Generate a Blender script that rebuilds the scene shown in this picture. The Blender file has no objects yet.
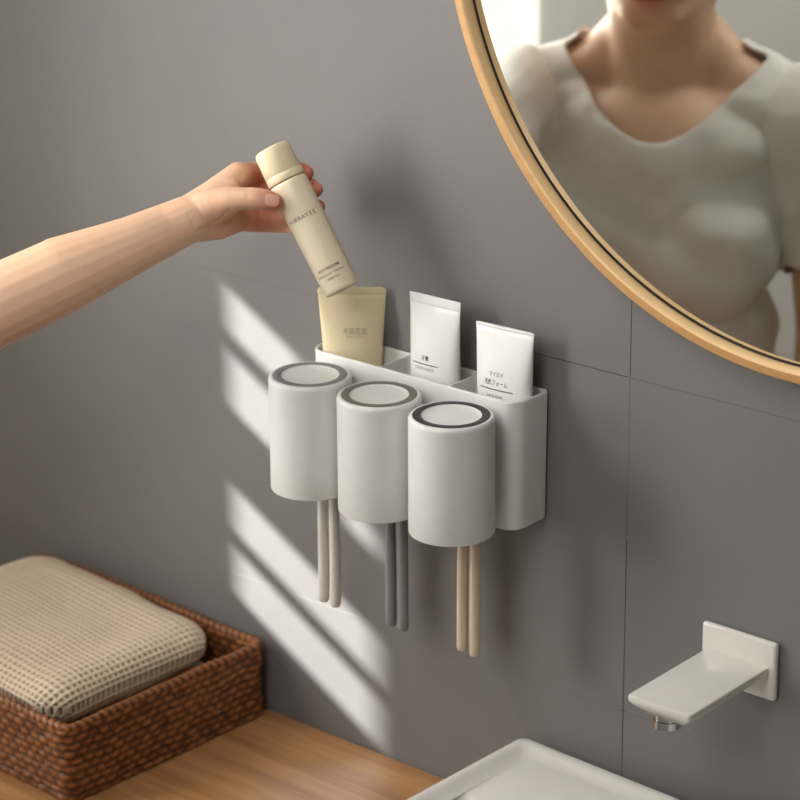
import bpy, bmesh, math, random
from mathutils import Vector, Matrix, noise
random.seed(7)
C = bpy.context.scene.collection
PI = math.pi
Z0 = 1220.0                      # floor lies 1220 mm below the tumbler tops; all local numbers are millimetres
def V(x, y, z): return Vector((x/1000, y/1000, (z+Z0)/1000))
def S(c):                        # 8-bit sRGB -> linear
    return tuple(((v/255+0.055)/1.055)**2.4 if v/255 > .04045 else v/255/12.92 for v in c)+(1,)

# ------------------------------------------------------------------ camera model (fitted)
F, CX, CY, YAW, PIT, ROL = 2578.78, 429.05, 399.2, 0.70207, 0.348616, -0.006668
CAM = Vector((1367.73, -1637.21, 746.45))
fwd = Vector((-math.sin(YAW)*math.cos(PIT), math.cos(YAW)*math.cos(PIT), -math.sin(PIT)))
r0 = Vector((math.cos(YAW), math.sin(YAW), 0)); u0 = r0.cross(fwd)
RT = r0*math.cos(ROL)+u0*math.sin(ROL); UP = -r0*math.sin(ROL)+u0*math.cos(ROL)
ZB = 2214.2                      # distance of the held bottle
def hp(px, py, w=0):             # where a point of hand / bottle stands in the room, in mm
    return CAM+(fwd+RT*((px-CX)/F)-UP*((py-CY)/F))*(ZB-w)

cam = bpy.data.cameras.new('camera'); co = bpy.data.objects.new('camera', cam); C.objects.link(co)
M3 = Matrix((RT, UP, -fwd)).transposed().to_4x4(); M3.translation = V(*CAM); co.matrix_world = M3
cam.sensor_width = 36; cam.sensor_fit = 'HORIZONTAL'; cam.lens = 36*F/800
cam.shift_x = (400-CX)/800; cam.shift_y = (CY-400)/800
cam.clip_start = .05; cam.clip_end = 50
cam.dof.use_dof = True; cam.dof.focus_distance = 2.15; cam.dof.aperture_fstop = 6.3
bpy.context.scene.camera = co

# ------------------------------------------------------------------ materials
def mat(name, col, rough=.5, metal=0, spec=.5, **k):
    m = bpy.data.materials.new(name); m.use_nodes = True
    b = m.node_tree.nodes['Principled BSDF']
    b.inputs['Base Color'].default_value = S(col); b.inputs['Roughness'].default_value = rough
    b.inputs['Metallic'].default_value = metal; b.inputs['Specular IOR Level'].default_value = spec
    for a, v in k.items(): b.inputs[a.replace('_', ' ')].default_value = v
    return m
def nd(m, t, **k):
    n = m.node_tree.nodes.new(t)
    for a, v in k.items(): setattr(n, a, v)
    return n
def lk(m, a, b): m.node_tree.links.new(a, b)
def P(m): return m.node_tree.nodes['Principled BSDF']
def texco(m, scale=(1,1,1), kind='Object'):
    t = nd(m, 'ShaderNodeTexCoord'); mp = nd(m, 'ShaderNodeMapping'); mp.inputs['Scale'].default_value = scale
    lk(m, t.outputs[kind], mp.inputs['Vector']); return mp.outputs['Vector']
def ramp(m, fac, stops):
    r = nd(m, 'ShaderNodeValToRGB'); e = r.color_ramp.elements
    while len(e) < len(stops): e.new(.5)
    for i, (p, c) in enumerate(stops): e[i].position = p; e[i].color = S(c)
    lk(m, fac, r.inputs['Fac']); return r.outputs['Color']
def noise_n(m, vec, scale, detail=4, rough=.5):
    n = nd(m, 'ShaderNodeTexNoise'); n.inputs['Scale'].default_value = scale; n.inputs['Detail'].default_value = detail
    n.inputs['Roughness'].default_value = rough; lk(m, vec, n.inputs['Vector']); return n
def bump(m, h, strength, dist=.001):
    b = nd(m, 'ShaderNodeBump'); b.inputs['Strength'].default_value = strength; b.inputs['Distance'].default_value = dist
    lk(m, h, b.inputs['Height']); lk(m, b.outputs['Normal'], P(m).inputs['Normal'])

def plastic(name, col, rough=.42, bumpy=.04):
    m = mat(name, col, rough); v = texco(m); n = noise_n(m, v, 60, 3)
    lk(m, ramp(m, n.outputs['Fac'], [(.3, tuple(c*.985 for c in col)), (.7, col)]), P(m).inputs['Base Color'])
    n2 = noise_n(m, v, 1800, 2); bump(m, n2.outputs['Fac'], bumpy, .0004); return m
M = {}
M['white'] = plastic('white_plastic', (217,217,213), .4)
M['white_in'] = plastic('white_plastic_inside', (222,218,213), .45)
M['ring_grey'] = plastic('grey_rubber', (122,123,122), .6)
M['ring_taupe'] = plastic('taupe_rubber', (112,107,97), .6)
M['ring_black'] = plastic('charcoal_rubber', (48,51,51), .55)
M['b_white'] = plastic('warm_white_handle', (208,203,195), .45)
M['b_grey'] = plastic('grey_handle', (128,128,126), .45)
M['b_beige'] = plastic('beige_handle', (203,184,160), .45)
M['bristle'] = plastic('bristle', (225,225,222), .8)
M['cream'] = plastic('cream_plastic', (231,215,178), .38, .02)
M['cream_body'] = plastic('cream_bottle_plastic', (232,218,190), .36, .02)
M['cream_bottom'] = plastic('cream_tube_plastic', (240,224,184), .35, .02)
M['tube_white'] = plastic('white_tube_plastic', (236,234,230), .36, .02)
M['ink'] = mat('ink', (52,50,48), .6); M['ink_grey'] = mat('grey_ink', (172,164,142), .6); M['ink_brown'] = mat('brown_ink', (84,66,52), .6)
M['ceramic'] = plastic('white_ceramic', (222,217,209), .14, .0)
M['chrome'] = mat('chrome', (190,190,190), .12, 1.0)
M['black'] = mat('dark_gap', (34,26,18), .8)
M['paint'] = mat('light_wall_paint', (214,211,205), .8)
M['paint_white'] = mat('white_frame_paint', (225,222,216), .5)

def tile_mat():
    m = mat('grey_stone_tile', (120,117,113), .62); v = texco(m)
    n = noise_n(m, v, 3.2, 6, .6); n2 = noise_n(m, v, 240, 3, .7)
    c1 = ramp(m, n.outputs['Fac'], [(.25, (113,110,107)), (.75, (124,121,117))])
    c2 = ramp(m, n2.outputs['Fac'], [(.3, (112,112,112)), (.7, (144,144,144))])
    mx = nd(m, 'ShaderNodeMix', data_type='RGBA', blend_type='OVERLAY'); mx.inputs['Factor'].default_value = .22
    lk(m, c1, mx.inputs['A']); lk(m, c2, mx.inputs['B']); lk(m, mx.outputs['Result'], P(m).inputs['Base Color'])
    bump(m, n2.outputs['Fac'], .12, .0006); return m
M['tile'] = tile_mat()
M['grout'] = mat('dark_grout', (52,50,47), .9)
M['grout_pale'] = mat('pale_grout', (116,113,109), .9); M['grout_mid'] = mat('mid_grout', (96,93,89), .9)
def wood_mat(name, a, b, c, sc=(1.1, 14, 14), rough=.33):
    m = mat(name, a, rough); v = texco(m, sc); n = noise_n(m, v, 3.0, 6, .6)
    v2 = texco(m, (sc[0]*1.5, sc[1]*9, sc[2]*9)); n2 = noise_n(m, v2, 4, 4, .6)
    ad = nd(m, 'ShaderNodeMath', operation='MULTIPLY_ADD'); ad.inputs[1].default_value = .35; lk(m, n2.outputs['Fac'], ad.inputs[0]); lk(m, n.outputs['Fac'], ad.inputs[2])
    lk(m, ramp(m, ad.outputs[0], [(.42, a), (.66, b), (.88, c)]), P(m).inputs['Base Color'])
    bump(m, n2.outputs['Fac'], .12, .0005); return m
M['wood'] = wood_mat('oak_worktop', (130,86,50), (164,118,74), (188,144,98))
M['cab'] = wood_mat('oak_cabinet', (130,85,50), (160,110,68), (180,132,88), (14, 14, 1.1), .5)
M['floor'] = plastic('floor_tile', (110,105,98), .5)
def brass_mat():
    m = mat('brushed_gold_frame', (198,152,96), .5, .15); v = texco(m, (1, 1, 1)); n = noise_n(m, v, 90, 3)
    lk(m, ramp(m, n.outputs['Fac'], [(.3, (184,139,84)), (.7, (193,148,92))]), P(m).inputs['Base Color']); return m
M['brass'] = brass_mat(); M['brass_lit'] = mat('lit_gold_lip', (228,190,136), .45, .1)  # lip gold lightened: light on the inner reveal put into the colour
M['mirror'] = mat('mirror_silver', (232,232,226), .015, 1.0)
M['basket'] = None
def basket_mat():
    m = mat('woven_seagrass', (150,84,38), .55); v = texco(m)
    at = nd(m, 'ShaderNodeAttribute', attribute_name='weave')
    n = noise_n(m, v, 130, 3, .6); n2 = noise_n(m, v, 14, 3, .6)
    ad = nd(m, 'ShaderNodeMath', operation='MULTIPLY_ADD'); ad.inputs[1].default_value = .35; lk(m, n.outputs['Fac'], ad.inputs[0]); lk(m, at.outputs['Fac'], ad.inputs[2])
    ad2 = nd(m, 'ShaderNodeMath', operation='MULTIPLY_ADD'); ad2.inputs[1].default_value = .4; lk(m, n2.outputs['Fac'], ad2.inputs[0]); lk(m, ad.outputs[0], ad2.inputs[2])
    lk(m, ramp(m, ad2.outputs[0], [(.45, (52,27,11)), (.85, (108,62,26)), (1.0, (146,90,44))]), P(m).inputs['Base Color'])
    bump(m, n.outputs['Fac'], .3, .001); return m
M['basket'] = basket_mat()
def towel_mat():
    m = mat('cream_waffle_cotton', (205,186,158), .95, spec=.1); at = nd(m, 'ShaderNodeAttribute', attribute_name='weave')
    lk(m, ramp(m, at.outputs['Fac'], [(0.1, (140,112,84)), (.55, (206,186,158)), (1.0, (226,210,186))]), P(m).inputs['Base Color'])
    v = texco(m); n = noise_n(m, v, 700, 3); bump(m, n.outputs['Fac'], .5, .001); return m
M['towel'] = towel_mat()
def skin_mat(name, a, b, sss=.12):
    m = mat(name, a, .48, spec=.35); at = nd(m, 'ShaderNodeAttribute', attribute_name='tint'); v = texco(m)
    n = noise_n(m, v, 60, 4, .6)
    ad = nd(m, 'ShaderNodeMath', operation='MULTIPLY_ADD'); ad.inputs[1].default_value = .3; lk(m, n.outputs['Fac'], ad.inputs[0]); lk(m, at.outputs['Fac'], ad.inputs[2])
    lk(m, ramp(m, ad.outputs[0], [(.08, a), (1.0, b)]), P(m).inputs['Base Color'])
    bs = P(m); bs.inputs['Subsurface Weight'].default_value = sss; bs.inputs['Subsurface Radius'].default_value = (.9, .35, .2); bs.inputs['Subsurface Scale'].default_value = .0022
    n2 = noise_n(m, texco(m, (1, 1, 1)), 420, 4, .65); bump(m, n2.outputs['Fac'], .18, .0008); return m
M['skin'] = skin_mat('skin', (228,190,158), (208,128,102))
M['nail'] = mat('nail', (226,172,150), .3)
M['lip'] = mat('lip', (176,92,86), .4)
M['eye'] = mat('eye', (40,30,26), .2)
def cloth_mat(name, col, sc=900):
    m = mat(name, col, .92, spec=.15); v = texco(m); n = noise_n(m, v, sc, 3); n2 = noise_n(m, v, 6, 4)
    lk(m, ramp(m, n2.outputs['Fac'], [(.3, tuple(c*.95 for c in col)), (.7, col)]), P(m).inputs['Base Color'])
    bump(m, n.outputs['Fac'], .2, .0006); return m
M['shirt'] = cloth_mat('white_cotton', (236,233,226)); M['trousers'] = cloth_mat('grey_cotton', (96,98,104)); M['hair'] = cloth_mat('dark_hair', (38,30,26), 300)
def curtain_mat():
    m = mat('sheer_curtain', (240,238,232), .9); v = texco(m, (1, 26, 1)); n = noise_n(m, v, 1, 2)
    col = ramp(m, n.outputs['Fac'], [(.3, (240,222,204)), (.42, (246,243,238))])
    lk(m, col, P(m).inputs['Base Color']); lk(m, col, P(m).inputs['Emission Color']); P(m).inputs['Emission Strength'].default_value = .9; return m  # emission stands in for daylight shining through the cloth
M['curtain'] = curtain_mat()

# ------------------------------------------------------------------ mesh helpers (mm in, metres out)
def obj(name, bm, m, parent=None, smooth=True, raw=False, recalc=True):
    if recalc: bmesh.ops.recalc_face_normals(bm, faces=bm.faces)
    me = bpy.data.meshes.new(name)
    if not raw:
        org = parent.location if parent else None
        if parent: bm.transform(Matrix.Translation(-root_loc(parent)))
    if smooth:
        for e in bm.edges:
            if len(e.link_faces) == 2 and e.calc_face_angle(0) > .75: e.smooth = False
    bm.to_mesh(me); bm.free()
    if smooth:
        for p in me.polygons: p.use_smooth = True
    o = bpy.data.objects.new(name, me); C.objects.link(o)
    if m: me.materials.append(m)
    if parent: o.parent = parent
    return o
def root_loc(o):
    l = Vector((0,0,0))
    while o: l += o.location; o = o.parent
    return l
def tag(o, label=None, cat=None, group=None, kind=None):
    if label: o['label'] = label
    if cat: o['category'] = cat
    if group: o['group'] = group
    if kind: o['kind'] = kind
    return o
def thing(name, loc, label, cat, group=None):
    o = bpy.data.objects.new(name, None); C.objects.link(o); o.location = V(*loc); o.empty_display_size = .02
    return tag(o, label, cat, group)
def centre(o):                   # put the origin of a single-mesh thing at its base
    me = o.data; xs = [v.co for v in me.vertices]
    c = Vector(((min(v.x for v in xs)+max(v.x for v in xs))/2, (min(v.y for v in xs)+max(v.y for v in xs))/2, min(v.z for v in xs)))
    me.transform(Matrix.Translation(-c)); o.location = c; return o
def box(bm, x0, x1, y0, y1, z0, z1, bev=0, seg=2):
    t = bmesh.new(); bmesh.ops.create_cube(t, size=1)
    s = Vector((abs(x1-x0), abs(y1-y0), abs(z1-z0)))/1000
    t.transform(Matrix.Diagonal((*s, 1)))
    if bev: bmesh.ops.bevel(t, geom=t.edges[:], offset=bev/1000, segments=seg, profile=.5, affect='EDGES')
    t.transform(Matrix.Translation(V((x0+x1)/2, (y0+y1)/2, (z0+z1)/2))); merge(bm, t)
def merge(bm, t):
    me = bpy.data.meshes.new('tmp'); t.to_mesh(me); t.free(); bm.from_mesh(me); bpy.data.meshes.remove(me)
def rings(bm, loops, close=True, cap0=False, cap1=False):   # loops: lists of world Vectors
    vs = [[bm.verts.new(p) for p in L] for L in loops]; n = len(loops[0])
    for a, b in zip(vs, vs[1:]):
        for i in range(n if close else n-1):
            j = (i+1) % n; bm.faces.new((a[i], a[j], b[j], b[i]))
    if cap0: bm.faces.new(vs[0][::-1])
    if cap1: bm.faces.new(vs[-1])
    return vs
def lathe(bm, prof, cx, cy, seg=64, axis=None, org=None, cap0=False, cap1=False):
    loops = []
    for r, h in prof:
        L = []
        for i in range(seg):
            a = 2*PI*i/seg
            if axis is None: L.append(V(cx+r*math.cos(a), cy+r*math.sin(a), h))
            else:
                e1, e2, e3 = axis; L.append(V(*(org+e1*(r*math.cos(a))+e2*(r*math.sin(a))+e3*h)))
        loops.append(L)
    rings(bm, loops, True, cap0, cap1)
def tube(bm, pts, rad, seg=14, caps=True):   # pts mm Vectors, rad list
    pts = [Vector(p) for p in pts]; loops = []; pr = None
    for i, p in enumerate(pts):
        d = (pts[min(i+1, len(pts)-1)]-pts[max(i-1, 0)]).normalized()
        if pr is None: pr = d.orthogonal().normalized()
        e1 = (pr-d*pr.dot(d)).normalized(); pr = e1; e2 = d.cross(e1)
        r = rad[i] if isinstance(rad, (list, tuple)) else rad
        loops.append([V(*(p+e1*(r*math.cos(2*PI*k/seg))+e2*(r*math.sin(2*PI*k/seg)))) for k in range(seg)])
    rings(bm, loops, True, caps, caps)
def rrect(x0, x1, y0, y1, rads, n=8):   # radii for corners (x1,y1),(x0,y1),(x0,y0),(x1,y0)
    out = []
    for (cx, cy, sx, sy, a0), r in zip(((x1, y1, -1, -1, 0), (x0, y1, 1, -1, 90), (x0, y0, 1, 1, 180), (x1, y0, -1, 1, 270)), rads):
        r = max(r, .05)
        for k in range(n+1):
            a = math.radians(a0+90*k/n); out.append((cx+sx*r+r*math.cos(a), cy+sy*r+r*math.sin(a)))
    return out

FONTS = {}
def text_bm(body, size, fit=None, bold=0):
    cu = bpy.data.curves.new('t', 'FONT'); cu.body = body; cu.size = size; cu.align_x = 'CENTER'; cu.align_y = 'CENTER'; cu.resolution_u = 3
    cu.offset = bold
    o = bpy.data.objects.new('t', cu); C.objects.link(o); bpy.context.view_layer.update()
    dg = bpy.context.evaluated_depsgraph_get(); me = bpy.data.meshes.new_from_object(o.evaluated_get(dg))
    b = bmesh.new(); b.from_mesh(me); bpy.data.meshes.remove(me); bpy.data.objects.remove(o); bpy.data.curves.remove(cu)
    if fit and b.verts:
        w = max(v.co.x for v in b.verts)-min(v.co.x for v in b.verts); s = fit/w
        for v in b.verts: v.co.x *= s
    return b
def put_text(bm, body, size, fn, fit=None, bold=0, dx=0, dy=0):   # fn(u,v)->world mm Vector
    b = text_bm(body, size, fit, bold)
    for v in b.verts: v.co = V(*fn(v.co.x+dx, v.co.y+dy))
    merge(bm, b)
def bar_text(bm, u0, u1, v0, v1, fn, n=16):
    rings(bm, [[V(*fn(u0+(u1-u0)*i/n, v)) for i in range(n+1)] for v in (v0, v1)], close=False)

# ------------------------------------------------------------------ room shell
ZC = -404.0; ZFL = -Z0; ZCE = 1300.0
X0, X1, Y1 = -800.0, 2300.0, -2700.0
b = bmesh.new()
zl = [ZFL, -880.8, -575.3, -269.8, 35.7, 341.2, 646.7, 952.2, ZCE]; xl = [X0, -699.7, 200.3, 1100.3, 2000.3, X1]; g = .8
for z0, z1 in zip(zl, zl[1:]):
    for x0, x1 in zip(xl, xl[1:]): box(b, x0+g/2, x1-g/2, 0, 10, z0+g/2, z1-g/2, .12, 1)
wb = obj('wall_back', b, M['tile'], smooth=False)
grt = [(X0, X1, .22, 60, ZFL, ZCE, 1)]
for x0, x1, z0, z1, k in ((60, 198, 34, 38, 2), (20, 60, 34, 38, 3), (202, 240, 34, 38, 3), (198, 202, 36, ZCE, 2), (198, 202, -110, 34, 3), (198, 202, ZC, -110, 2), (240, 1100, 34, 38, 3)): grt.append((x0, x1, .15, 2, z0, z1, k))
for x0, x1, y0, y1, z0, z1, k in grt:
    t = bmesh.new(); box(t, x0, x1, y0, y1, z0, z1); me = bpy.data.meshes.new('g'); t.to_mesh(me); t.free()
    bb = bmesh.new(); bb.from_mesh(wb.data); n0 = len(bb.faces); bb.from_mesh(me); bb.faces.ensure_lookup_table()
    for f in bb.faces[n0:]: f.material_index = k
    bb.to_mesh(wb.data); bb.free(); bpy.data.meshes.remove(me)
for k_ in ('grout_pale', 'grout', 'grout_mid'): wb.data.materials.append(M[k_])
tag(wb, kind='structure')
b = bmesh.new(); box(b, X0-100, X1+100, Y1-100, 60, ZFL-80, ZFL); tag(obj('floor', b, M['floor'], smooth=False), kind='structure')
b = bmesh.new(); box(b, X0-100, X1+100, Y1-100, 60, ZCE, ZCE+60); tag(obj('ceiling', b, M['paint'], smooth=False), kind='structure')
b = bmesh.new(); box(b, X1, X1+100, Y1-100, 60, ZFL, ZCE); tag(obj('wall_right', b, M['paint'], smooth=False), kind='structure')
b = bmesh.new(); box(b, X0-100, X1, Y1-100, Y1, ZFL, ZCE); tag(obj('wall_front', b, M['paint'], smooth=False), kind='structure')
WY0, WY1, WZ0, WZ1 = -1120.0, -215.0, -300.0, 800.0
b = bmesh.new()
box(b, X0-100, X0, Y1, WY0, ZFL, ZCE); box(b, X0-100, X0, WY1, 60, ZFL, ZCE)
box(b, X0-100, X0, WY0, WY1, ZFL, WZ0); box(b, X0-100, X0, WY0, WY1, WZ1, ZCE)
tag(obj('wall_left', b, mat('white_wall_paint', (238,236,231), .8), smooth=False), kind='structure')
# window: painted frame, unseen bars by the jamb shaped to cast the sun bands, plain panes behind the curtain
b = bmesh.new(); xa, xb = X0-8, X0
for z0, z1 in ((WZ0, 13), (66, 81), (131, 209), (268, 285), (333, WZ1)): box(b, xa, xb, -297, WY1+2, z0, z1)
box(b, xa, xb, -297, -255, 238, 333); box(b, xa, xb, -271, -251, 200, 240)
box(b, xa, xb, WY0, -297, WZ0, WZ0+40); box(b, xa, xb, WY0, -297, WZ1-40, WZ1)
for y in (-1100, -850, -580, -319): box(b, xa-20, xb, y-22, y+22, WZ0, WZ1)
tag(obj('window_1', b, M['paint_white'], smooth=False), kind='structure')
# curtain drawn over the rest of the window
b = bmesh.new(); L0 = []; ys = [-1160+i*(1160-300)/220 for i in range(221)]
def cw(y): return 12*math.sin(y/22)+5*math.sin(y/9.3+1)
for x_off in (0, 1.5):
    L0.append([[V(X0+22+x_off+cw(y)*min(1, (-300-y)/60), y, z) for y in ys] for z in (-330, 0, 300, 600, 880)])
for Ls in L0: rings(b, Ls, close=False)
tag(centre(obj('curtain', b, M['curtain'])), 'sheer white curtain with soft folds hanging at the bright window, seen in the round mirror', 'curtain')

# ------------------------------------------------------------------ worktop and vanity
b = bmesh.new(); box(b, -795, 900, -470, -1, ZC-30, ZC, 2)
o = tag(centre(obj('worktop', b, M['wood'], smooth=False)), 'oak wood worktop with a warm straight grain running along the grey tiled wall', 'worktop')
cab = thing('vanity_cabinet', (50, -230, ZFL), 'wooden vanity cabinet underneath the oak worktop', 'cabinet')
b = bmesh.new(); box(b, -780, 880, -440, -5, ZFL, ZC-30, 1); obj('carcass', b, M['cab'], cab, smooth=False)
for k in range(4):
    x0 = -775+k*413; b = bmesh.new(); box(b, x0, x0+405, -458, -440, ZFL+80, ZC-40, 2); d = obj('cabinet_door', b, M['cab'], cab, smooth=False)
    b = bmesh.new(); xh = x0+(375 if k % 2 == 0 else 30); tube(b, [(xh, -458, -500), (xh, -474, -500), (xh, -474, -640), (xh, -458, -640)], 4); obj('handle', b, M['chrome'], d)

# ------------------------------------------------------------------ round mirror
MX, MZ, MR = 371.0, 428.6, 353.6; MYF = -22.0
mr = thing('round_mirror', (MX, -10, MZ-MR), 'large round wall mirror in a slim brushed gold frame, above the basin', 'mirror')
b = bmesh.new()
E1, E2, E3 = Vector((1,0,0)), Vector((0,0,1)), Vector((0,-1,0))
lathe(b, [(MR-13, 0.5), (MR-1, 0.5), (MR, 1.5), (MR, -MYF-1), (MR-1, -MYF), (MR-7.2, -MYF), (MR-7.3, 8), (MR-13, 8), (MR-13, .5)], 0, 0, 200, (E1, E2, E3), Vector((MX, 0, MZ)))
obj('mirror_frame', b, M['brass'], mr)
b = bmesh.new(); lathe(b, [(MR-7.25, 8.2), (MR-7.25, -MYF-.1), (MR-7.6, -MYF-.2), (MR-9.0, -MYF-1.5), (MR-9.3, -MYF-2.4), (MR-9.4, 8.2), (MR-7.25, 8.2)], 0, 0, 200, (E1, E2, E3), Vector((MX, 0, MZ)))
tag(obj('frame_lip', b, M['brass_lit'], mr), 'inner lip, gold lightened to look lit')
b = bmesh.new(); lathe(b, [(MR-12.0, 8.0), (MR-12.0, 9.9), (MR-9.45, 10.0), (MR-9.45, 8.0)], 0, 0, 200, (E1, E2, E3), Vector((MX, 0, MZ))); obj('gasket', b, M['black'], mr)
b = bmesh.new(); lathe(b, [(MR-10.5, 8.7), (MR-10.5, 9.8)], 0, 0, 200, (E1, E2, E3), Vector((MX, 0, MZ)), cap0=True, cap1=True); obj('mirror_glass', b, M['mirror'], mr, smooth=False)

# ------------------------------------------------------------------ wall organiser
HL, HR, HD, HT, HB = -117.5, 117.5, 48.0, 6.3, -112.0
org = thing('toothbrush_organiser', (0, -24, HB), 'white plastic wall-mounted toothbrush organiser with three open compartments on top', 'organiser')
def hl(inset, z, draft=0, rf=16, rb=5):
    i = inset; return [V(x, y, z) for x, y in rrect(HL+i+draft, HR-i-draft, -HD+i+draft*.6, -.3-i*.9, (max(rb-i, .6), max(rb-i, .6), rf-i, rf-i), 10)]
b = bmesh.new(); W = 2.8
lp = [hl(4, HB, 1.6), hl(1.2, HB+1, 1.6), hl(0, HB+4, 1.5), hl(0, HT-2, 0), hl(.3, HT-.8), hl(.9, HT-.15), hl(1.4, HT), hl(1.9, HT-.15), hl(2.5, HT-.8), hl(W, HT-2), hl(W, HB+6, 1.4), hl(W+4, HB+4.5, 1.4)]
rings(b, lp, True, True, True)
obj('organiser_body', b, M['white'], org)
for xd in (-36.5, 41.5):         # divider walls with flared ends, a little below the rim
    b = bmesh.new(); prof = []
    ys_ = [-HD+2.2+i*(HD-4.8)/24 for i in range(25)]
    lo = []
    for y in ys_:
        e = min(y+HD-2.2, -2.6-y); fl = 1.1+5.5*max(0, 1-e/7)**2.2; zt = HT-1.4
        lo.append([V(xd-fl, y, HB+5), V(xd-fl, y, zt-1), V(xd-fl*.6, y, zt-.15), V(xd, y, zt), V(xd+fl*.6, y, zt-.15), V(xd+fl, y, zt-1), V(xd+fl, y, HB+5)])
    rings(b, lo, True, True, True); obj('divider', b, M['white_in'], org)
CUPY = -86.0
for xc in (-80, 0, 80):          # hanger arm that reaches out under each tumbler and holds the brushes
    b = bmesh.new(); box(b, xc-11, xc+13, -86, -HD+1, -100, -96, 1.2); obj('brush_hanger', b, M['white_in'], org, smooth=False)

# ------------------------------------------------------------------ tumblers
def tumbler(xc, ringm, label):
    t = thing('tumbler', (xc, CUPY, -104.5), label, 'tumbler', 'upturned tumblers on the organiser')
    b = bmesh.new(); R = 36.5; zb = -104.5
    prof = [(0.01, -1.3), (12, -1.35), (23, -1.5), (24.6, -.9), (25.4, -.1), (25.6, -1.0), (32.6, -1.0), (32.8, -.1), (33.6, .0), (34.9, -.5), (35.9, -1.6), (36.4, -3.2), (R, -5), (R+.1, -60), (R+.4, zb+1), (R+.1, zb+.2), (R-.6, zb), (R-1.6, zb+.3), (R-2, zb+2), (R-2.4, -8), (R-5, -5), (0.01, -4.6)]
    lathe(b, prof, xc, CUPY, 96); obj('tumbler_body', b, M['white'], t)
    b = bmesh.new(); lathe(b, [(25.5, -1.4), (25.6, -.15), (26, .1), (32.2, .1), (32.7, -.15), (32.8, -1.4)], xc, CUPY, 96); tag(obj('non_slip_ring', b, ringm, t), None)
    return t
tumbler(-80, M['ring_grey'], 'white upturned tumbler with a mid grey base ring, leftmost, below the cream tube')
tumbler(0, M['ring_taupe'], 'white upturned tumbler with a taupe base ring, middle of the row')
tumbler(80, M['ring_black'], 'white upturned tumbler with a black base ring, nearest the face soap tube')

# ------------------------------------------------------------------ toothbrushes
def brush(x, y, zb, m, label, cat_group, lean=0):
    t = thing('toothbrush', (x, y, zb), label, 'toothbrush', cat_group)
    b = bmesh.new(); pts = []; rad = []
    for z, r in ((zb, 2.2), (zb+.6, 3.6), (zb+2, 4.5), (zb+5, 4.9), (zb+40, 4.9), (zb+85, 4.7), (zb+110, 4.2), (zb+135, 2.6), (zb+150, 2.3), (zb+165, 2.6)):
        pts.append((x+lean*(z-zb), y, z)); rad.append(r)
    tube(b, pts, rad, 20); obj('handle', b, m, t)
    xt = x+lean*170
    b = bmesh.new(); box(b, xt-5, xt+5, y-2, y+2, zb+160, zb+184, 1.8); obj('brush_head', b, m, t)
    b = bmesh.new()
    for i in range(3):
        for j in range(5): tube(b, [(xt-3+3*i, y-2, zb+163+4.4*j), (xt-3+3*i, y-11, zb+163+4.4*j)], 1.3, 6)
    obj('bristles', b, M['bristle'], t); return t
BY = -67.0
for (xp, m, nm, gn) in ((-81.4, 'b_white', 'off-white', 'grey-ringed'), (-.8, 'b_grey', 'grey', 'taupe-ringed'), (80.8, 'b_beige', 'beige', 'black-ringed')):
    g = nm+' toothbrushes hanging together'
    brush(xp-5.4, BY, -225.3, M[m], 'left one of the two slim %s toothbrush handles under the %s tumbler' % (nm, gn), g, .008)
    brush(xp+8.8, BY, -226.6, M[m], 'right one of the two slim %s toothbrush handles under the %s tumbler' % (nm, gn), g, .004)

# ------------------------------------------------------------------ squeeze tubes
def squeeze(name, cx, cy, zb, H, ang, a0, a1, b0, m, label, cat, prints, crimp=6, lip=0, topr=2, leanx=0):
    ca, sa = math.cos(ang), math.sin(ang)
    def A(v):
        t = v/H; return a0+(a1-a0)*t**1.15
    def B(v):
        t = min(1, v/(H-crimp)); return max(.9, b0*max(0, 1-t**2.4)**.75)
    def W_(u, d, v):             # u across, d depth (+ = towards room), v up
        ux = u+leanx*v
        return Vector((cx+ux*ca+d*sa, cy+ux*sa-d*ca, zb+v))
    t = thing(name, (cx, cy, zb), label, cat)
    def ring(v, a, d, n=56, e=2.35):
        L = []
        for i in range(n):
            q = 2*PI*i/n; c, s = math.cos(q), math.sin(q)
            L.append(V(*W_(a*math.copysign(abs(c)**(2/e), c), d*math.copysign(abs(s)**(2/e), s), v)))
        return L
    b = bmesh.new(); loops = [ring(14, A(14)*.86, B(14)*.86), ring(16, A(16)*.97, B(16)*.97)]
    N = 34
    for k in range(N+1):
        v = 19+(H-crimp-19)*k/N; loops.append(ring(v, A(v), B(v)))
    for vv, dd in ((H-crimp+.3, .5), (H-crimp+.9, .5), (H-crimp+1.3, 1.25), (H-topr-.3, 1.25+lip)): loops.append(ring(vv, A(vv)+.2, dd))
    for k in range(1, 5):
        q = PI/2*k/4; loops.append(ring(H-topr+topr*math.sin(q), A(H)+.2-topr*(1-math.cos(q)), 1.25+lip-.5*k/4))
    rings(b, loops, True, True, True); obj('tube_body', b, m, t)
    b = bmesh.new(); rings(b, [ring(0, a0*.8, b0*.82), ring(.8, a0*.84, b0*.86), ring(13.2, a0*.88, b0*.9), ring(14, a0*.86, b0*.88)], True, True, True)
    obj('tube_cap', b, m, t)
    def surf(u, v):
        a = A(v); d = B(v)*max(0, 1-abs(u/a)**2.35)**(1/2.35)+.22; return W_(u, d, v)
    pm = {'cream_tube': 'ink_grey'}.get(name, 'ink')
    for pr in prints:
        b = bmesh.new()
        if pr[0] == 'bar': bar_text(b, pr[1], pr[2], pr[3], pr[4], surf)
        else: put_text(b, pr[1], pr[2], surf, pr[3], pr[4], pr[5], pr[6])
        obj('printed_line' if pr[0] == 'bar' else 'lettering', b, M[pm], t)
    return t
R40 = YAW
ZT = HB+5
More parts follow.
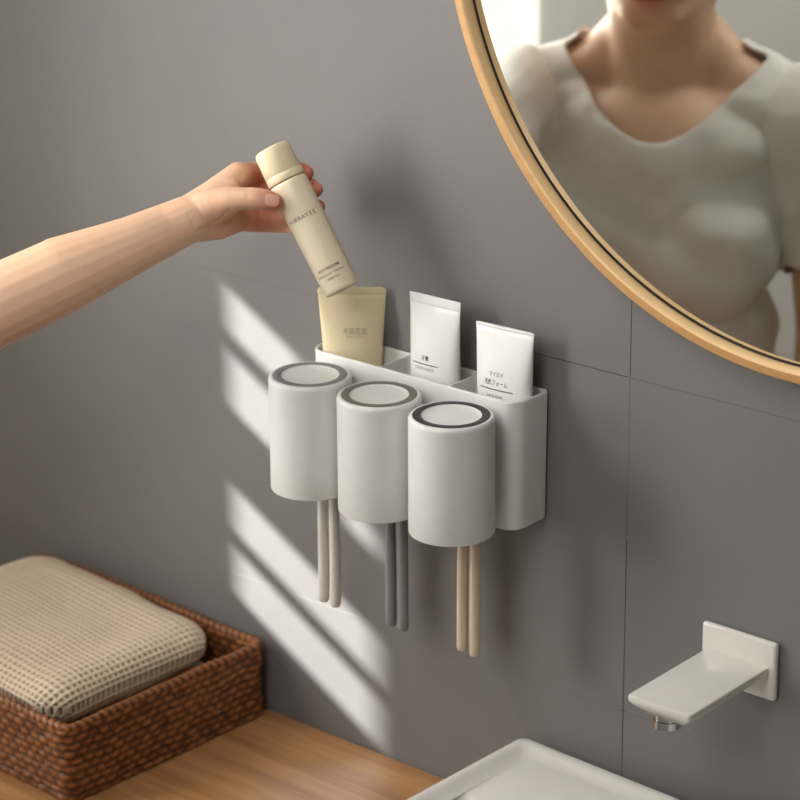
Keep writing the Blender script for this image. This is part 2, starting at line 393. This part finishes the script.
squeeze('cream_tube', -85, -24, ZT, 170.5, .66, 20.5, 30.5, 15, M['cream_bottom'], 'wide cream-coloured squeeze tube with faint grey characters, standing in the left compartment', 'tube',
    [('t', '半亩花田', 6.2, 20.5, .02, 2.5, 131.5), ('t', 'BANMU HUATIAN', 1.9, 15, 0, 2.5, 126.8)], 7, .2, 4, leanx=.0)
squeeze('toothpaste_tube', 11.5, -25, ZT, 181, .02, 22.5, 27.8, 15, M['tube_white'], 'slim white toothpaste tube with a flat crimped top, in the middle compartment', 'tube',
    [('t', '牙膏', 4.9, 8.2, .05, -4.2, 126.6), ('bar', -18.5, 10, 121.2, 122.0), ('t', 'TOOTH PASTE', 3.3, 22, 0, -4.2, 117.4)], 9, 0, .8)
squeeze('face_soap_tube', 85.0, -21, ZT, 168, .05, 22.8, 30, 15.5, M['tube_white'], 'white face soap tube with four lines of lettering, in the right compartment', 'tube',
    [('t', 'マイルド', 4.8, 14.5, .05, -2.6, 127.2), ('t', '洗顔フォーム', 5.2, 24, .05, -2.6, 119.8), ('bar', -19.5, 15, 113.9, 114.8), ('t', 'FACE SOAP', 3.2, 16, 0, -2.8, 108.6)], 3.2, .75, 1.2)

# ------------------------------------------------------------------ spray bottle in the hand
T0, T1 = hp(270.8, 148), hp(342.7, 290.5)
ax = (T0-T1).normalized(); Ln = (T0-T1).length
e1 = RT-ax*RT.dot(ax); e1.normalize(); e2 = ax.cross(e1)
if e2.dot(fwd) > 0: e2 = -e2     # e2 points to the lens side of the bottle
bt = thing('spray_bottle', tuple(T1), 'slim cream spray bottle, tilted and held by the hand above the cream tube', 'bottle')
b = bmesh.new(); sh = Ln-31.5
def bax(): return (e1, e2, ax)
lathe(b, [(0.01, 1.2), (10, .6), (13.4, 0), (14.8, .7), (15.5, 2.2), (15.8, 5), (16.3, 40), (16.8, 80), (17.0, sh-6), (16.8, sh-2.5), (16.1, sh-.9), (14.6, sh-.2), (13, sh)], 0, 0, 72, bax(), T1)
obj('bottle_body', b, M['cream_body'], bt)
b = bmesh.new()
lathe(b, [(13, sh-.1), (16.7, sh+.1), (17.1, sh+.9), (17.0, sh+6.6), (16.75, sh+6.9), (16.75, sh+7.2), (16.9, sh+7.5), (16.2, Ln-5), (15.8, Ln-2.4), (14.8, Ln-.7), (13, Ln), (9, Ln-.2), (.01, Ln-.2)], 0, 0, 72, bax(), T1)
obj('cap', b, M['cream'], bt)
def bsurf(u, v):
    r = 15.9+v*.011+.25; a = u/r; return T1+ax*v+e1*(r*math.sin(a))+e2*(r*math.cos(a))
def btext(s_, size, fit, v, bold=0, dx=0, bm_=None):
    b = bm_ or bmesh.new(); put_text(b, s_, size, bsurf, fit, bold, dx, v)
    if bm_ is None: obj('lettering', b, M['ink_brown'], bt)
b = bmesh.new()
for i, ch in enumerate('MURRAYEE'): btext(ch, 5.2 if i > 1 else 4.0, None, 70.5, 0, -16.2+i*3.65, b)
btext('•', 3.6, None, 73, 0, 12.0, b)
obj('lettering', b, M['ink_brown'], bt)
btext('蓬松空气感造型喷雾', 2.7, 22, 21.8, .01, -2.5)
btext('MURRAYEE FLUFFY HAIR SPRAY', 2.0, 27, 17.0, .01, -2.5)
btext('净含量: 80ml', 2.2, 12, 12.6, .01, -2)

# ------------------------------------------------------------------ person
def capsule(bm, p0, r0_, p1, r1_, seg=20, flat=None):
    p0, p1 = Vector(p0), Vector(p1); d = p1-p0; L = d.length; d = d.normalized() if L > 1e-6 else Vector((0,0,1))
    e = d.orthogonal().normalized(); f = d.cross(e); loops = []; n = 5
    prof = [(-r0_*math.cos(PI/2*k/n), r0_*math.sin(PI/2*k/n)) for k in range(n)]+[(L*k/4, r0_+(r1_-r0_)*k/4) for k in range(5)]+[(L+r1_*math.sin(PI/2*k/n), r1_*math.cos(PI/2*k/n)) for k in range(1, n+1)]
    for h, r in prof:
        r = max(r, .05); loops.append([V(*(p0+d*h+e*(r*math.cos(2*PI*i/seg))+f*(r*math.sin(2*PI*i/seg)))) for i in range(seg)])
    rings(bm, loops, True, True, True)
def chain(bm, pts):
    for (a, ra), (c, rc) in zip(pts, pts[1:]): capsule(bm, a, ra, c, rc)
def blob(bm, c, r, rot=None, seg=28):
    t = bmesh.new(); bmesh.ops.create_uvsphere(t, u_segments=seg, v_segments=seg//2, radius=1)
    m = Matrix.Translation(V(*c)) @ (rot.to_4x4() if rot else Matrix.Identity(4)) @ Matrix.Diagonal((r[0]/1000, r[1]/1000, r[2]/1000, 1))
    t.transform(m); merge(bm, t)
def remesh(bm, voxel, iters, fac=.5):
    me = bpy.data.meshes.new('r'); bmesh.ops.recalc_face_normals(bm, faces=bm.faces); bm.to_mesh(me); bm.free()
    o = bpy.data.objects.new('r', me); C.objects.link(o)
    md = o.modifiers.new('a', 'REMESH'); md.mode = 'VOXEL'; md.voxel_size = voxel/1000; md.adaptivity = 0
    sm = o.modifiers.new('b', 'SMOOTH'); sm.factor = fac; sm.iterations = iters
    bpy.context.view_layer.update(); dg = bpy.context.evaluated_depsgraph_get()
    out = bpy.data.meshes.new_from_object(o.evaluated_get(dg)); bpy.data.objects.remove(o); bpy.data.meshes.remove(me)
    b2 = bmesh.new(); b2.from_mesh(out); bpy.data.meshes.remove(out); return b2

PO = Vector((-217, -650, 129)); TH = math.radians(25)
Rz = Matrix.Rotation(-TH, 3, 'Z')
def L_(x, y, z): return PO+Rz @ Vector((x, y, z))     # person's own frame: +y is the way the chest faces
ELB = hp(-45, 325, 60); SHL = L_(-160, 0, -46)
# --- forearm and hand (left hand, thumb towards the room)
b = bmesh.new()
wr = hp(191, 218, 0)
chain(b, [(ELB, 35), (hp(60, 276, 38), 32.5), (hp(133, 244.5, 20), 24.6), (hp(165, 230, 8), 22.3), (hp(190, 218.5, 4), 20.5)])
chain(b, [(hp(60, 272, 32), 30), (hp(133, 243, 12), 23), (hp(190, 219, -6), 19)])
# metacarpals / palm
chain(b, [(hp(190, 213, -3), 16), (hp(214, 195, -8), 13.5), (hp(238.5, 174.8, -13), 11.5)])
chain(b, [(hp(192, 217, -8), 16), (hp(216, 205, -16), 13.5), (hp(240, 192, -26), 11.5)])
chain(b, [(hp(195, 222, -8), 16), (hp(218, 215, -20), 13), (hp(239, 210, -31), 11)])
chain(b, [(hp(199, 223.5, -4), 16.2), (hp(218, 222.5, -12), 15), (hp(236, 219, -26), 12)])
# thenar and thumb
chain(b, [(hp(194, 212, 3), 16.5), (hp(211, 205.5, 8), 15.6), (hp(229, 200.3, 14.5), 12.2), (hp(243, 198.5, 18.0), 9.7), (hp(256, 198.5, 18.8), 9.4), (hp(266, 200, 18), 9.2), (hp(273.5, 201.8, 16.8), 8.1)])
capsule(b, hp(206, 213, 4), 14, hp(226, 206, 10), 11)
# web between thumb and index
capsule(b, hp(216, 193, 4), 9, hp(232, 187, 2), 6.5)
# fingers
chain(b, [(hp(238, 175.5, -13), 11), (hp(250, 173, -30), 9.6), (hp(264, 171, -38), 9), (hp(280, 169, -36), 8), (hp(294, 169, -30), 7.8), (hp(302, 171, -21), 7.2), (hp(306.3, 173, -14), 6.7)])
chain(b, [(hp(240, 192, -26), 11), (hp(254, 189, -42), 9.4), (hp(270, 188, -46), 9), (hp(286, 184, -37), 8), (hp(302, 184, -31), 7.9), (hp(310, 186, -23), 7.5), (hp(315.5, 189.5, -14.5), 6.8)])
chain(b, [(hp(239, 210, -31), 10.5), (hp(256, 216, -36), 8.6), (hp(272, 220, -40), 8.2), (hp(290, 217, -36), 7.6), (hp(308, 211, -30), 7.4), (hp(313.5, 208, -24), 7), (hp(318.5, 206.5, -17), 6.2)])
chain(b, [(hp(236, 220, -27), 10), (hp(252, 223.5, -38), 7.8), (hp(268, 224.5, -48), 7.2), (hp(286, 226, -46), 6.4), (hp(300, 226, -38), 6.2), (hp(309, 226, -30), 5.6)])
arm = remesh(b, 1.1, 11, .5)
# fine skin folds: palm line, thumb-ball wrinkles, finger joints, wrist
def px_of(v):
    d = Vector((v.x*1000, v.y*1000, v.z*1000-Z0))-CAM; z = d.dot(fwd); return CX+F*d.dot(RT)/z, CY-F*d.dot(UP)/z
FOLDS = [([(229, 210), (219, 220), (206, 227.5), (197, 231)], .9, 1.3), ([(244.5, 210), (243.5, 220), (245, 230)], .5, .9), ([(261, 209), (259.5, 218), (259, 229)], .6, .9),
  ([(188, 213), (193, 224), (198, 243)], .35, 1.0), ([(196, 203), (199, 212), (205, 220)], .3, .8), ([(202, 200), (206, 209), (212, 216)], .3, .8), ([(209, 199), (213, 206), (219, 211)], .3, .8), ([(215, 197), (220, 203), (228, 208)], .3, .8),
  ([(236, 211), (230, 221), (219, 229)], .35, .9), ([(246, 188), (247, 199)], .25, .9), ([(249, 188), (250, 199)], .25, .9), ([(243, 172), (240, 180), (241, 187)], .6, 1.1)]
segs = []
for pl, dep, wd in FOLDS:
    for a, c in zip(pl, pl[1:]): segs.append((Vector(a), Vector(c), dep, wd))
bmesh.ops.recalc_face_normals(arm, faces=arm.faces); arm.normal_update()
for v in arm.verts:
    if v.normal.dot(fwd) > -.1: continue
    x, y = px_of(v.co)
    if x < 180 or x > 265: continue
    q = Vector((x, y)); dsp = {}
    t_ = 0
    for a, c, dep, wd in segs:
        ac = c-a; k = max(0, min(1, (q-a).dot(ac)/ac.length_squared)); dd = (q-a-ac*k).length
        t_ = max(t_, dep*math.exp(-(dd/wd)**2))
    v.co -= v.normal*(t_*1.15/1000)
# --- trunk, head, legs
b = bmesh.new()
def ch2(pts): chain(b, [(L_(*p), r) for p, r in pts])
ch2([((0, -12, -20), 60), ((0, 2, 40), 58), ((0, 12, 80), 58)])           # neck
for s in (-1, 1):
    ch2([((s*34, -14, 22), 41), ((s*70, -14, -12), 37), ((s*125, -8, -44), 41)])   # trapezius to shoulder
    ch2([((s*22, 22, -30), 14), ((s*80, 30, -36), 13), ((s*130, 14, -40), 18)])   # collar bone
blob(b, L_(0, 0, -150), (142, 92, 150), Rz); blob(b, L_(0, 12, -95), (120, 84, 88), Rz); blob(b, L_(0, 0, -330), (118, 84, 190), Rz); blob(b, L_(0, -4, -520), (158, 104, 130), Rz)
for s in (-1, 1): blob(b, L_(s*66, 62, -190), (62, 48, 58), Rz)
# head
blob(b, L_(0, 8, 185), (74, 93, 92), Rz); blob(b, L_(0, 40, 125), (56, 52, 66), Rz); blob(b, L_(0, 66, 78), (25, 20, 22), Rz)
for s in (-1, 1):
    capsule(b, L_(s*50, 10, 92), 18, L_(s*18, 68, 70), 15); blob(b, L_(s*38, 62, 135), (22, 22, 24), Rz)
    blob(b, L_(s*76, 0, 150), (8, 18, 30), Rz)
capsule(b, L_(0, 92, 160), 7, L_(0, 106, 128), 11); blob(b, L_(0, 86, 98), (26, 13, 11), Rz)
for s in (-1, 1): capsule(b, L_(s*14, 88, 176), 9, L_(s*40, 80, 174), 8)
# upper arms; the left one reaches forward, the right one hangs
chain(b, [(SHL, 47), (SHL.lerp(ELB, .35), 42), (ELB, 36)])
chain(b, [(L_(160, 0, -46), 47), (L_(182, -10, -150), 42), (L_(192, -8, -290), 35), (L_(186, 30, -420), 28), (L_(180, 62, -520), 21)])
capsule(b, L_(180, 66, -530), 20, L_(178, 82, -590), 18)
for k in range(4): chain(b, [(L_(182-k*2, 66+k*14, -592+k*4), 9), (L_(180-k*2, 72+k*14, -625+k*3), 8), (L_(174-k*2, 76+k*13, -655+k*5), 7)])
chain(b, [(L_(176, 100, -560), 11), (L_(166, 116, -590), 9.5), (L_(158, 120, -618), 8)])
for s in (-1, 1):
    chain(b, [(L_(s*84, -4, -560), 90), (L_(s*88, 4, -900), 60), (L_(s*86, -12, -1060), 54), (L_(s*84, -20, -1270), 38)])
    zf = -Z0-PO.z
    capsule(b, L_(s*84, -30, zf+38), 36, L_(s*90, 95, zf+26), 24)
body = remesh(b, 5.0, 5, .5)
zfl = 0.002
for v in body.verts:
    if v.co.z < zfl: v.co.z = zfl
for v in body.verts: pass
me = bpy.data.meshes.new('x'); arm.to_mesh(me); arm.free(); body.from_mesh(me); bpy.data.meshes.remove(me)
pr = thing('person', (PO.x, PO.y, ZFL), 'person in a white v-neck top reaching in from the left, hand on the tilted bottle', 'person')
bo = obj('body', body, M['skin'], pr, recalc=False)
tips = [(hp(276, 201, 18), 16, 1.0), (hp(306, 172, -14), 16, 1), (hp(316, 190, -14), 16, 1), (hp(320, 206, -16), 16, 1), (hp(262, 178, -28), 22, .95), (hp(258, 190, -34), 26, 1.0), (hp(240, 228, -20), 26, .55), (hp(262, 220, -36), 22, .8), (hp(236, 172, -12), 14, .35), (hp(228, 214, 2), 20, .5), (L_(0, 97, 98), 22, 1.0)]
at = bo.data.attributes.new('tint', 'FLOAT', 'POINT'); base = V(PO.x, PO.y, ZFL); vals = []
tp = [(V(*p), r/1000, k) for p, r, k in tips]
for v in bo.data.vertices:
    w = v.co+base; q = 0
    for p, r, k in tp:
        d = (w-p).length
        if d < 2.5*r: q = max(q, k*math.exp(-(d/r)**2))
    vals.append(q)
at.data.foreach_set('value', vals)
# thumb nail
nb = bmesh.new(); nc = hp(272.3, 199.2, 27.6); tdir = (hp(280, 202, 14)-hp(262, 199, 19)).normalized(); nn = (-fwd*.92+UP*.35); nn = (nn-tdir*nn.dot(tdir)).normalized(); ns = tdir.cross(nn)
lo = []
for i in range(9):
    s_ = -1+2*i/8; row = []
    for j in range(9):
        q = -1+2*j/8; wd = 5.6*(1-.12*s_*s_)*(1 if abs(s_) < .8 else .82); x = q*wd
        row.append(V(*(nc+tdir*(s_*6.3*(1-.1*q*q))+ns*x-nn*(x*x/17+ (s_*6.3)**2/70))))
    lo.append(row)
rings(nb, lo, close=False); obj('thumb_nail', nb, M['nail'], pr)
# t-shirt
b = bmesh.new()
blob(b, L_(0, 0, -150), (152, 102, 158), Rz); blob(b, L_(0, 10, -92), (132, 93, 96), Rz); blob(b, L_(0, 2, -330), (136, 100, 200), Rz); blob(b, L_(0, 0, -520), (170, 118, 130), Rz)
for s in (-1, 1):
    chain(b, [(L_(s*34, -14, 24), 48), (L_(s*70, -14, -8), 44), (L_(s*125, -8, -40), 49)])
    chain(b, [(L_(s*22, 22, -30), 23), (L_(s*80, 30, -35), 22), (L_(s*130, 14, -38), 26)])
    blob(b, L_(s*66, 62, -190), (74, 58, 72), Rz)
chain(b, [(SHL, 58), (SHL.lerp(ELB, .55), 56)])
chain(b, [(L_(160, 0, -46), 57), (L_(184, -10, -185), 55)])
blob(b, L_(0, 0, -40), (96, 76, 60), Rz)
sh_ = remesh(b, 4.0, 6, .5)
Rinv = Rz.inverted(); dele = []
for v in sh_.verts:
    p = Rinv @ (Vector((v.co.x*1000, v.co.y*1000, v.co.z*1000-Z0))-PO)
    f = noise.noise(Vector((p.x*.012+p.z*.011, p.z*.02-p.x*.012, p.y*.006)))*7+noise.noise(Vector((p.x*.03+3, p.z*.035, p.y*.02)))*2.5
    lim = -62+118*(abs(p.x-7)/140)**1.6 if p.y > 0 else 14+max(0, abs(p.x)-70)*1.0
    fold = 5.0*math.sin((p.z+p.x*.75)/17+2.2*noise.noise(p*.008))*max(0, min(1, (lim-p.z)/60))*(1 if p.y > 0 else .3)
    v.co += v.normal*((f+fold)/1000)
    if p.z > lim and abs(p.x) < 125: dele.append(v)
    arm_t = (Vector((v.co.x*1000, v.co.y*1000, v.co.z*1000-Z0))-SHL).dot((ELB-SHL).normalized())
    if p.z < -560: dele.append(v)
    if arm_t > (ELB-SHL).length*.62 and p.x < -100: dele.append(v)
    if -300 < p.z < -205 and p.x > 150: dele.append(v)
bmesh.ops.delete(sh_, geom=list(set(dele)), context='VERTS')
for _ in range(14):
    mv = {}
    for v in sh_.verts:
        if v.is_boundary:
            nb_ = [e.other_vert(v).co for e in v.link_edges if e.is_boundary]
            if len(nb_) == 2: mv[v] = v.co.lerp((nb_[0]+nb_[1])/2, .5)
    for v, c in mv.items(): v.co = c
so = obj('shirt', sh_, M['shirt'], pr, recalc=False); md = so.modifiers.new('s', 'SOLIDIFY'); md.thickness = .003; md.offset = 0
# trousers and hair
b = bmesh.new()
blob(b, L_(0, -4, -560), (172, 112, 100), Rz)
for s in (-1, 1): chain(b, [(L_(s*84, -4, -580), 96), (L_(s*88, 4, -900), 76), (L_(s*86, -12, -1060), 68), (L_(s*84, -20, -1255), 62)])
tr = remesh(b, 6, 4); obj('trousers', tr, M['trousers'], pr, recalc=False)
b = bmesh.new(); blob(b, L_(0, -8, 205), (86, 98, 90), Rz); blob(b, L_(0, -50, 150), (78, 62, 90), Rz); blob(b, L_(0, -100, 170), (36, 34, 38), Rz)
hr = remesh(b, 4, 4); dele = []
for v in hr.verts:
    p = Rinv @ (Vector((v.co.x*1000, v.co.y*1000, v.co.z*1000-Z0))-PO)
    if p.y > 30 and p.z < 215-abs(p.x)*.35: dele.append(v)
bmesh.ops.delete(hr, geom=dele, context='VERTS'); ho = obj('hair', hr, M['hair'], pr, recalc=False)
md = ho.modifiers.new('s', 'SOLIDIFY'); md.thickness = .006; md.offset = -1
b = bmesh.new(); blob(b, L_(0, 97, 101), (23, 5, 5), Rz); blob(b, L_(0, 96, 94), (21, 6, 6), Rz); obj('lips', b, M['lip'], pr)
for s in (-1, 1):
    b = bmesh.new(); blob(b, L_(s*31, 84, 162), (12, 6, 5), Rz); obj('eye', b, M['eye'], pr)

# ------------------------------------------------------------------ basket and towels
BA = math.radians(-2.7); bc = Vector((-218, -9, 0))
def bk(x, y, z):                 # basket frame: x leftwards negative, y negative towards the room
    c, s = math.cos(BA), math.sin(BA); return Vector((bc.x+x*c-y*s, bc.y+x*s+y*c, z))
BW, BD, BH, BT = 330.0, 250.0, 75.0, -326.0
ba = thing('woven_basket', tuple(bk(-BW/2, -BD/2, ZC)), 'rectangular brown woven seagrass basket at the left end of the worktop', 'basket')
def perim(inset, n_per=3.0):
    pts = rrect(-BW+inset, -inset, -BD+inset, -inset, (14-inset*.5,)*4, 6); out = []; 
    n = len(pts)
    for i in range(n):
        a, c = Vector(pts[i]), Vector(pts[(i+1) % n]); L = (c-a).length; k = max(1, int(L/n_per))
        for j in range(k): out.append(a.lerp(c, j/k))
    return out
pp = perim(0, 2.2); cum = [0]
for a, c in zip(pp, pp[1:]): cum.append(cum[-1]+(c-a).length)
cen = Vector((-BW/2, -BD/2))
NZ = 34; loops = []; wv = []
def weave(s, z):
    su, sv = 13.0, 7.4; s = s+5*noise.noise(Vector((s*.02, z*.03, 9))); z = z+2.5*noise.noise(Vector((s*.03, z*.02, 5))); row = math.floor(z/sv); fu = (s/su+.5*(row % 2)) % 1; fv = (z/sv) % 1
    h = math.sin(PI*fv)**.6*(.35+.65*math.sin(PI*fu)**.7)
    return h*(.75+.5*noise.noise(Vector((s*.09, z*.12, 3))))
bmB = bmesh.new(); lay = bmB.verts.layers.float.new('weave')
def wall(inset, sgn, z0, z1):
    vs = []
    n = len(pp)
    for k in range(NZ+1):
        z = z0+(z1-z0)*k/NZ; row = []
        for i, q in enumerate(pp):
            nrm = Vector(((pp[(i+1) % n]-pp[i-1]).y, -(pp[(i+1) % n]-pp[i-1]).x)).normalized()
            if nrm.dot(q-cen) < 0: nrm = -nrm
            h = weave(cum[i], z-ZC); d = -inset+sgn*h*3.0+ .9*noise.noise(Vector((cum[i]*.012, z*.02, 1)))*2
            pt = q+nrm*d; v = bmB.verts.new(V(*bk(pt.x, pt.y, z))); v[lay] = max(0, min(1, h)); row.append(v)
        vs.append(row)
    for a, c in zip(vs, vs[1:]):
        for i in range(n): bmB.faces.new((a[i], a[(i+1) % n], c[(i+1) % n], c[i]))
    return vs
o_ = wall(1.5, 1, ZC+1, BT-4); i_ = wall(6.5, -1, ZC+4, BT-4)
for i in range(len(pp)): bmB.faces.new((o_[-1][i], o_[-1][(i+1) % len(pp)], i_[-1][(i+1) % len(pp)], i_[-1][i]))
bmB.faces.new(i_[0]); bmB.faces.new(o_[0][::-1])
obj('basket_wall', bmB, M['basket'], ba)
bmR = bmesh.new(); lay = bmR.verts.layers.float.new('weave'); n = len(pp); rw = []
for i, q in enumerate(pp):
    nrm = Vector(((pp[(i+1) % n]-pp[i-1]).y, -(pp[(i+1) % n]-pp[i-1]).x)).normalized()
    if nrm.dot(q-cen) < 0: nrm = -nrm
    row = []
    for k in range(12):
        a = 2*PI*k/12; tw = math.sin((cum[i]/9+a/(2*PI))*2*PI); r = 4.0+.8*tw
        pt = q-nrm*3.5+nrm*(r*math.cos(a)); v = bmR.verts.new(V(*bk(pt.x, pt.y, BT-3+r*math.sin(a)+noise.noise(Vector((cum[i]*.02, 0, 0)))*1.5))); v[lay] = .55+.4*tw; row.append(v)
    rw.append(row)
for i in range(n):
    a, c = rw[i], rw[(i+1) % n]
    for k in range(12): bmR.faces.new((a[k], a[(k+1) % 12], c[(k+1) % 12], c[k]))
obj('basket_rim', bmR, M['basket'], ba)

def towel(x0, x1, y0, y1, z0, z1, tilt, label, seedv, folds=2):
    t = thing('folded_towel', tuple(bk((x0+x1)/2, (y0+y1)/2, z0)), label, 'towel', 'folded towels in the basket')
    for k in range(folds):
        za = z0+(z1-z0)*k/folds; zb_ = z0+(z1-z0)*(k+1)/folds; hx, hy, hz = (x1-x0)/2, (y1-y0)/2, (zb_-za)/2*1.06
        m = bmesh.new(); lay = m.verts.layers.float.new('weave'); rr = min(hz*.96, 22); st = 1.5 if k == folds-1 else 3.0
        H_ = (hx, hy, hz)
        for axn in range(3):
            ua, va = (axn+1) % 3, (axn+2) % 3
            for sg in (-1, 1):
                nu, nv = max(4, int(2*H_[ua]/st)), max(4, int(2*H_[va]/st)); gr = []
                for i in range(nu+1):
                    row = []
                    for j in range(nv+1):
                        p_ = [0, 0, 0]; p_[axn] = sg*H_[axn]; p_[ua] = H_[ua]*(-1+2*i/nu); p_[va] = H_[va]*(-1+2*j/nv)
                        q_ = [max(-(H_[c_]-(rr*1.7 if c_ < 2 else rr)), min(H_[c_]-(rr*1.7 if c_ < 2 else rr), p_[c_])) for c_ in range(3)]
                        d_ = Vector([p_[c_]-q_[c_] for c_ in range(3)]); n3 = d_.normalized()
                        x, y, z = q_[0]+n3.x*rr*1.7, q_[1]+n3.y*rr*1.7, q_[2]+n3.z*rr
                        hh = math.hypot(n3.x, n3.y); arc = math.acos(max(-1, min(1, n3.z)))*rr*1.35
                        uu = q_[0]+(arc*n3.x/hh if hh > 1e-6 else 0); vq = q_[1]+(arc*n3.y/hh if hh > 1e-6 else 0)
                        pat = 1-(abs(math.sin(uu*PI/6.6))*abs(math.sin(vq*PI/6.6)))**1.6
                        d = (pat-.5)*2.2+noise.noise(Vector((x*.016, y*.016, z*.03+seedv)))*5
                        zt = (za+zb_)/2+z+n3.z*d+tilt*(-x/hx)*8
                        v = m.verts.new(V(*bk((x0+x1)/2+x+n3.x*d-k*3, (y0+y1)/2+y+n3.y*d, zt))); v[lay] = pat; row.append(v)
                    gr.append(row)
                for i in range(nu):
                    for j in range(nv): m.faces.new((gr[i][j], gr[i+1][j], gr[i+1][j+1], gr[i][j+1]))
        bmesh.ops.remove_doubles(m, verts=m.verts, dist=.0002)
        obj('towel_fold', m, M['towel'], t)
    return t
towel(-BW+14, -40, -BD+18, -14, ZC+6, -366, 0, 'lower folded cream towel lying flat in the woven basket, mostly covered', 2.0, 2)
towel(-BW+14, -48, -BD+22, -16, -358, -311, .6, 'folded cream waffle towel on top of the other in the woven basket', 5.0, 1)

# ------------------------------------------------------------------ wash basin
SA = math.radians(-1.9); sc = Vector((98, -10, 0)); ZS = -322.5
def bs(x, y, z): c, s = math.cos(SA), math.sin(SA); return Vector((sc.x+x*c-y*s, sc.y+x*s+y*c, z))
sb = thing('wash_basin', tuple(bs(250, -190, ZC)), 'rectangular off-white ceramic countertop basin with a soft raised rim', 'basin')
def bl(x0, x1, y0, y1, r, z): return [V(*bs(x, y, z)) for x, y in rrect(x0, x1, y0, y1, (r,)*4, 10)]
BWi, BDe = 520.0, 385.0
b = bmesh.new()
q = [(14, 14, ZC), (12, 16, ZC+3), (1.5, 14, ZS-12), (0, 9, ZS-5), (.8, 9, ZS-1.5), (3, 8, ZS), (9, 10, ZS-.2), (13, 9, ZS-1.5), (18, 8, ZS-4), (26, 8, ZS-4.6)]
lps = [bl(i, BWi-i, -BDe+i, -i, r, z) for i, r, z in q]
def bl2(i, r, z): return bl(14+i, BWi-14-i, -BDe+14+i, -97-i, r, z)
lps += [bl2(8, 12, ZS-5), bl2(10, 12, ZS-6.2), bl2(13, 14, ZS-10), bl2(24, 30, ZS-50), bl2(34, 36, ZS-66), bl2(60, 40, ZS-71)]
rings(b, lps, True, True, True); obj('basin_bowl', b, M['ceramic'], sb)
b = bmesh.new(); pc = bs(BWi/2, -240, ZS-70.5); lathe(b, [(.01, ZS-68), (18, ZS-68), (21, ZS-69), (22, ZS-71)], pc.x, pc.y, 40); obj('drain_cap', b, M['chrome'], sb)

# ------------------------------------------------------------------ wall-mounted tap
fx0, fx1, fy, fz = 289.0, 350.0, -120.0, -180.0
fa = thing('basin_tap', ((fx0+fx1)/2, -60, fz-27), 'white flat-spouted wall tap with a chrome aerator, at the right edge above the basin', 'tap')
b = bmesh.new()
def fl(i, r, z, back=-2): return [V(x, y, z) for x, y in rrect(fx0+i, fx1-i, fy+i, back, (.5, .5, r, r), 8)]
rings(b, [fl(12, 3, fz-17), fl(11, 3, fz-16.6), fl(2, 3, fz-7.5), fl(0.2, 3, fz-5), fl(0, 3, fz-2), fl(.6, 3, fz-.4), fl(1.8, 2.5, fz)], True, True, True)
obj('spout', b, M['ceramic'], fa)
b = bmesh.new(); lathe(b, [(.01, fz-29), (10.5, fz-29), (11.5, fz-28.4), (11.5, fz-22), (10.5, fz-21.8), (10.5, fz-21), (11.5, fz-20.8), (11.5, fz-16)], fx0+24, fy+23, 40); obj('aerator', b, M['chrome'], fa)
b = bmesh.new(); box(b, fx0-6, fx1+6, -7, 0, fz-30, fz+22, 3, 3); obj('wall_plate', b, M['ceramic'], fa)
# ------------------------------------------------------------------ lights
def area(name, loc, tgt, sx, sy, power, col=(1, 1, 1)):
    l = bpy.data.lights.new(name, 'AREA'); l.shape = 'RECTANGLE'; l.size = sx/1000; l.size_y = sy/1000; l.energy = power; l.color = col
    o = bpy.data.objects.new(name, l); C.objects.link(o); o.location = V(*loc)
    o.rotation_euler = (V(*tgt)-V(*loc)).to_track_quat('-Z', 'Y').to_euler(); return o
wl = area('window_light', (-750, -660, 260), (330, -40, 40), 440, 740, 5.9, (1, 1, .99)); wl.data.spread = math.radians(95)
area('ceiling_fill', (50, -750, 1280), (50, -450, 0), 1100, 1000, 14.5, (1, .995, .985))  # added overhead fill for the closed room, no fitting modelled
area('room_fill', (400, -1900, 1250), (-800, -1500, 100), 700, 700, 19, (1, .99, .975))  # added unseen fill, brightens the left wall behind the reflected person
s = bpy.data.lights.new('sun', 'SUN'); s.energy = 34; s.angle = math.radians(1.15); s.color = (1, 1, 1)
so_ = bpy.data.objects.new('sun', s); C.objects.link(so_); so_.location = V(-2000, -800, 900)
so_.rotation_euler = Vector((2.5, 1, -1.43)).to_track_quat('-Z', 'Y').to_euler()
w = bpy.data.worlds.new('world'); bpy.context.scene.world = w; w.use_nodes = True
bg = w.node_tree.nodes['Background']; bg.inputs['Color'].default_value = (.75, .85, 1, 1); bg.inputs['Strength'].default_value = .6
vs_ = bpy.context.scene.view_settings; vs_.view_transform = 'Standard'; vs_.look = 'None'; vs_.exposure = 0; vs_.gamma = 1
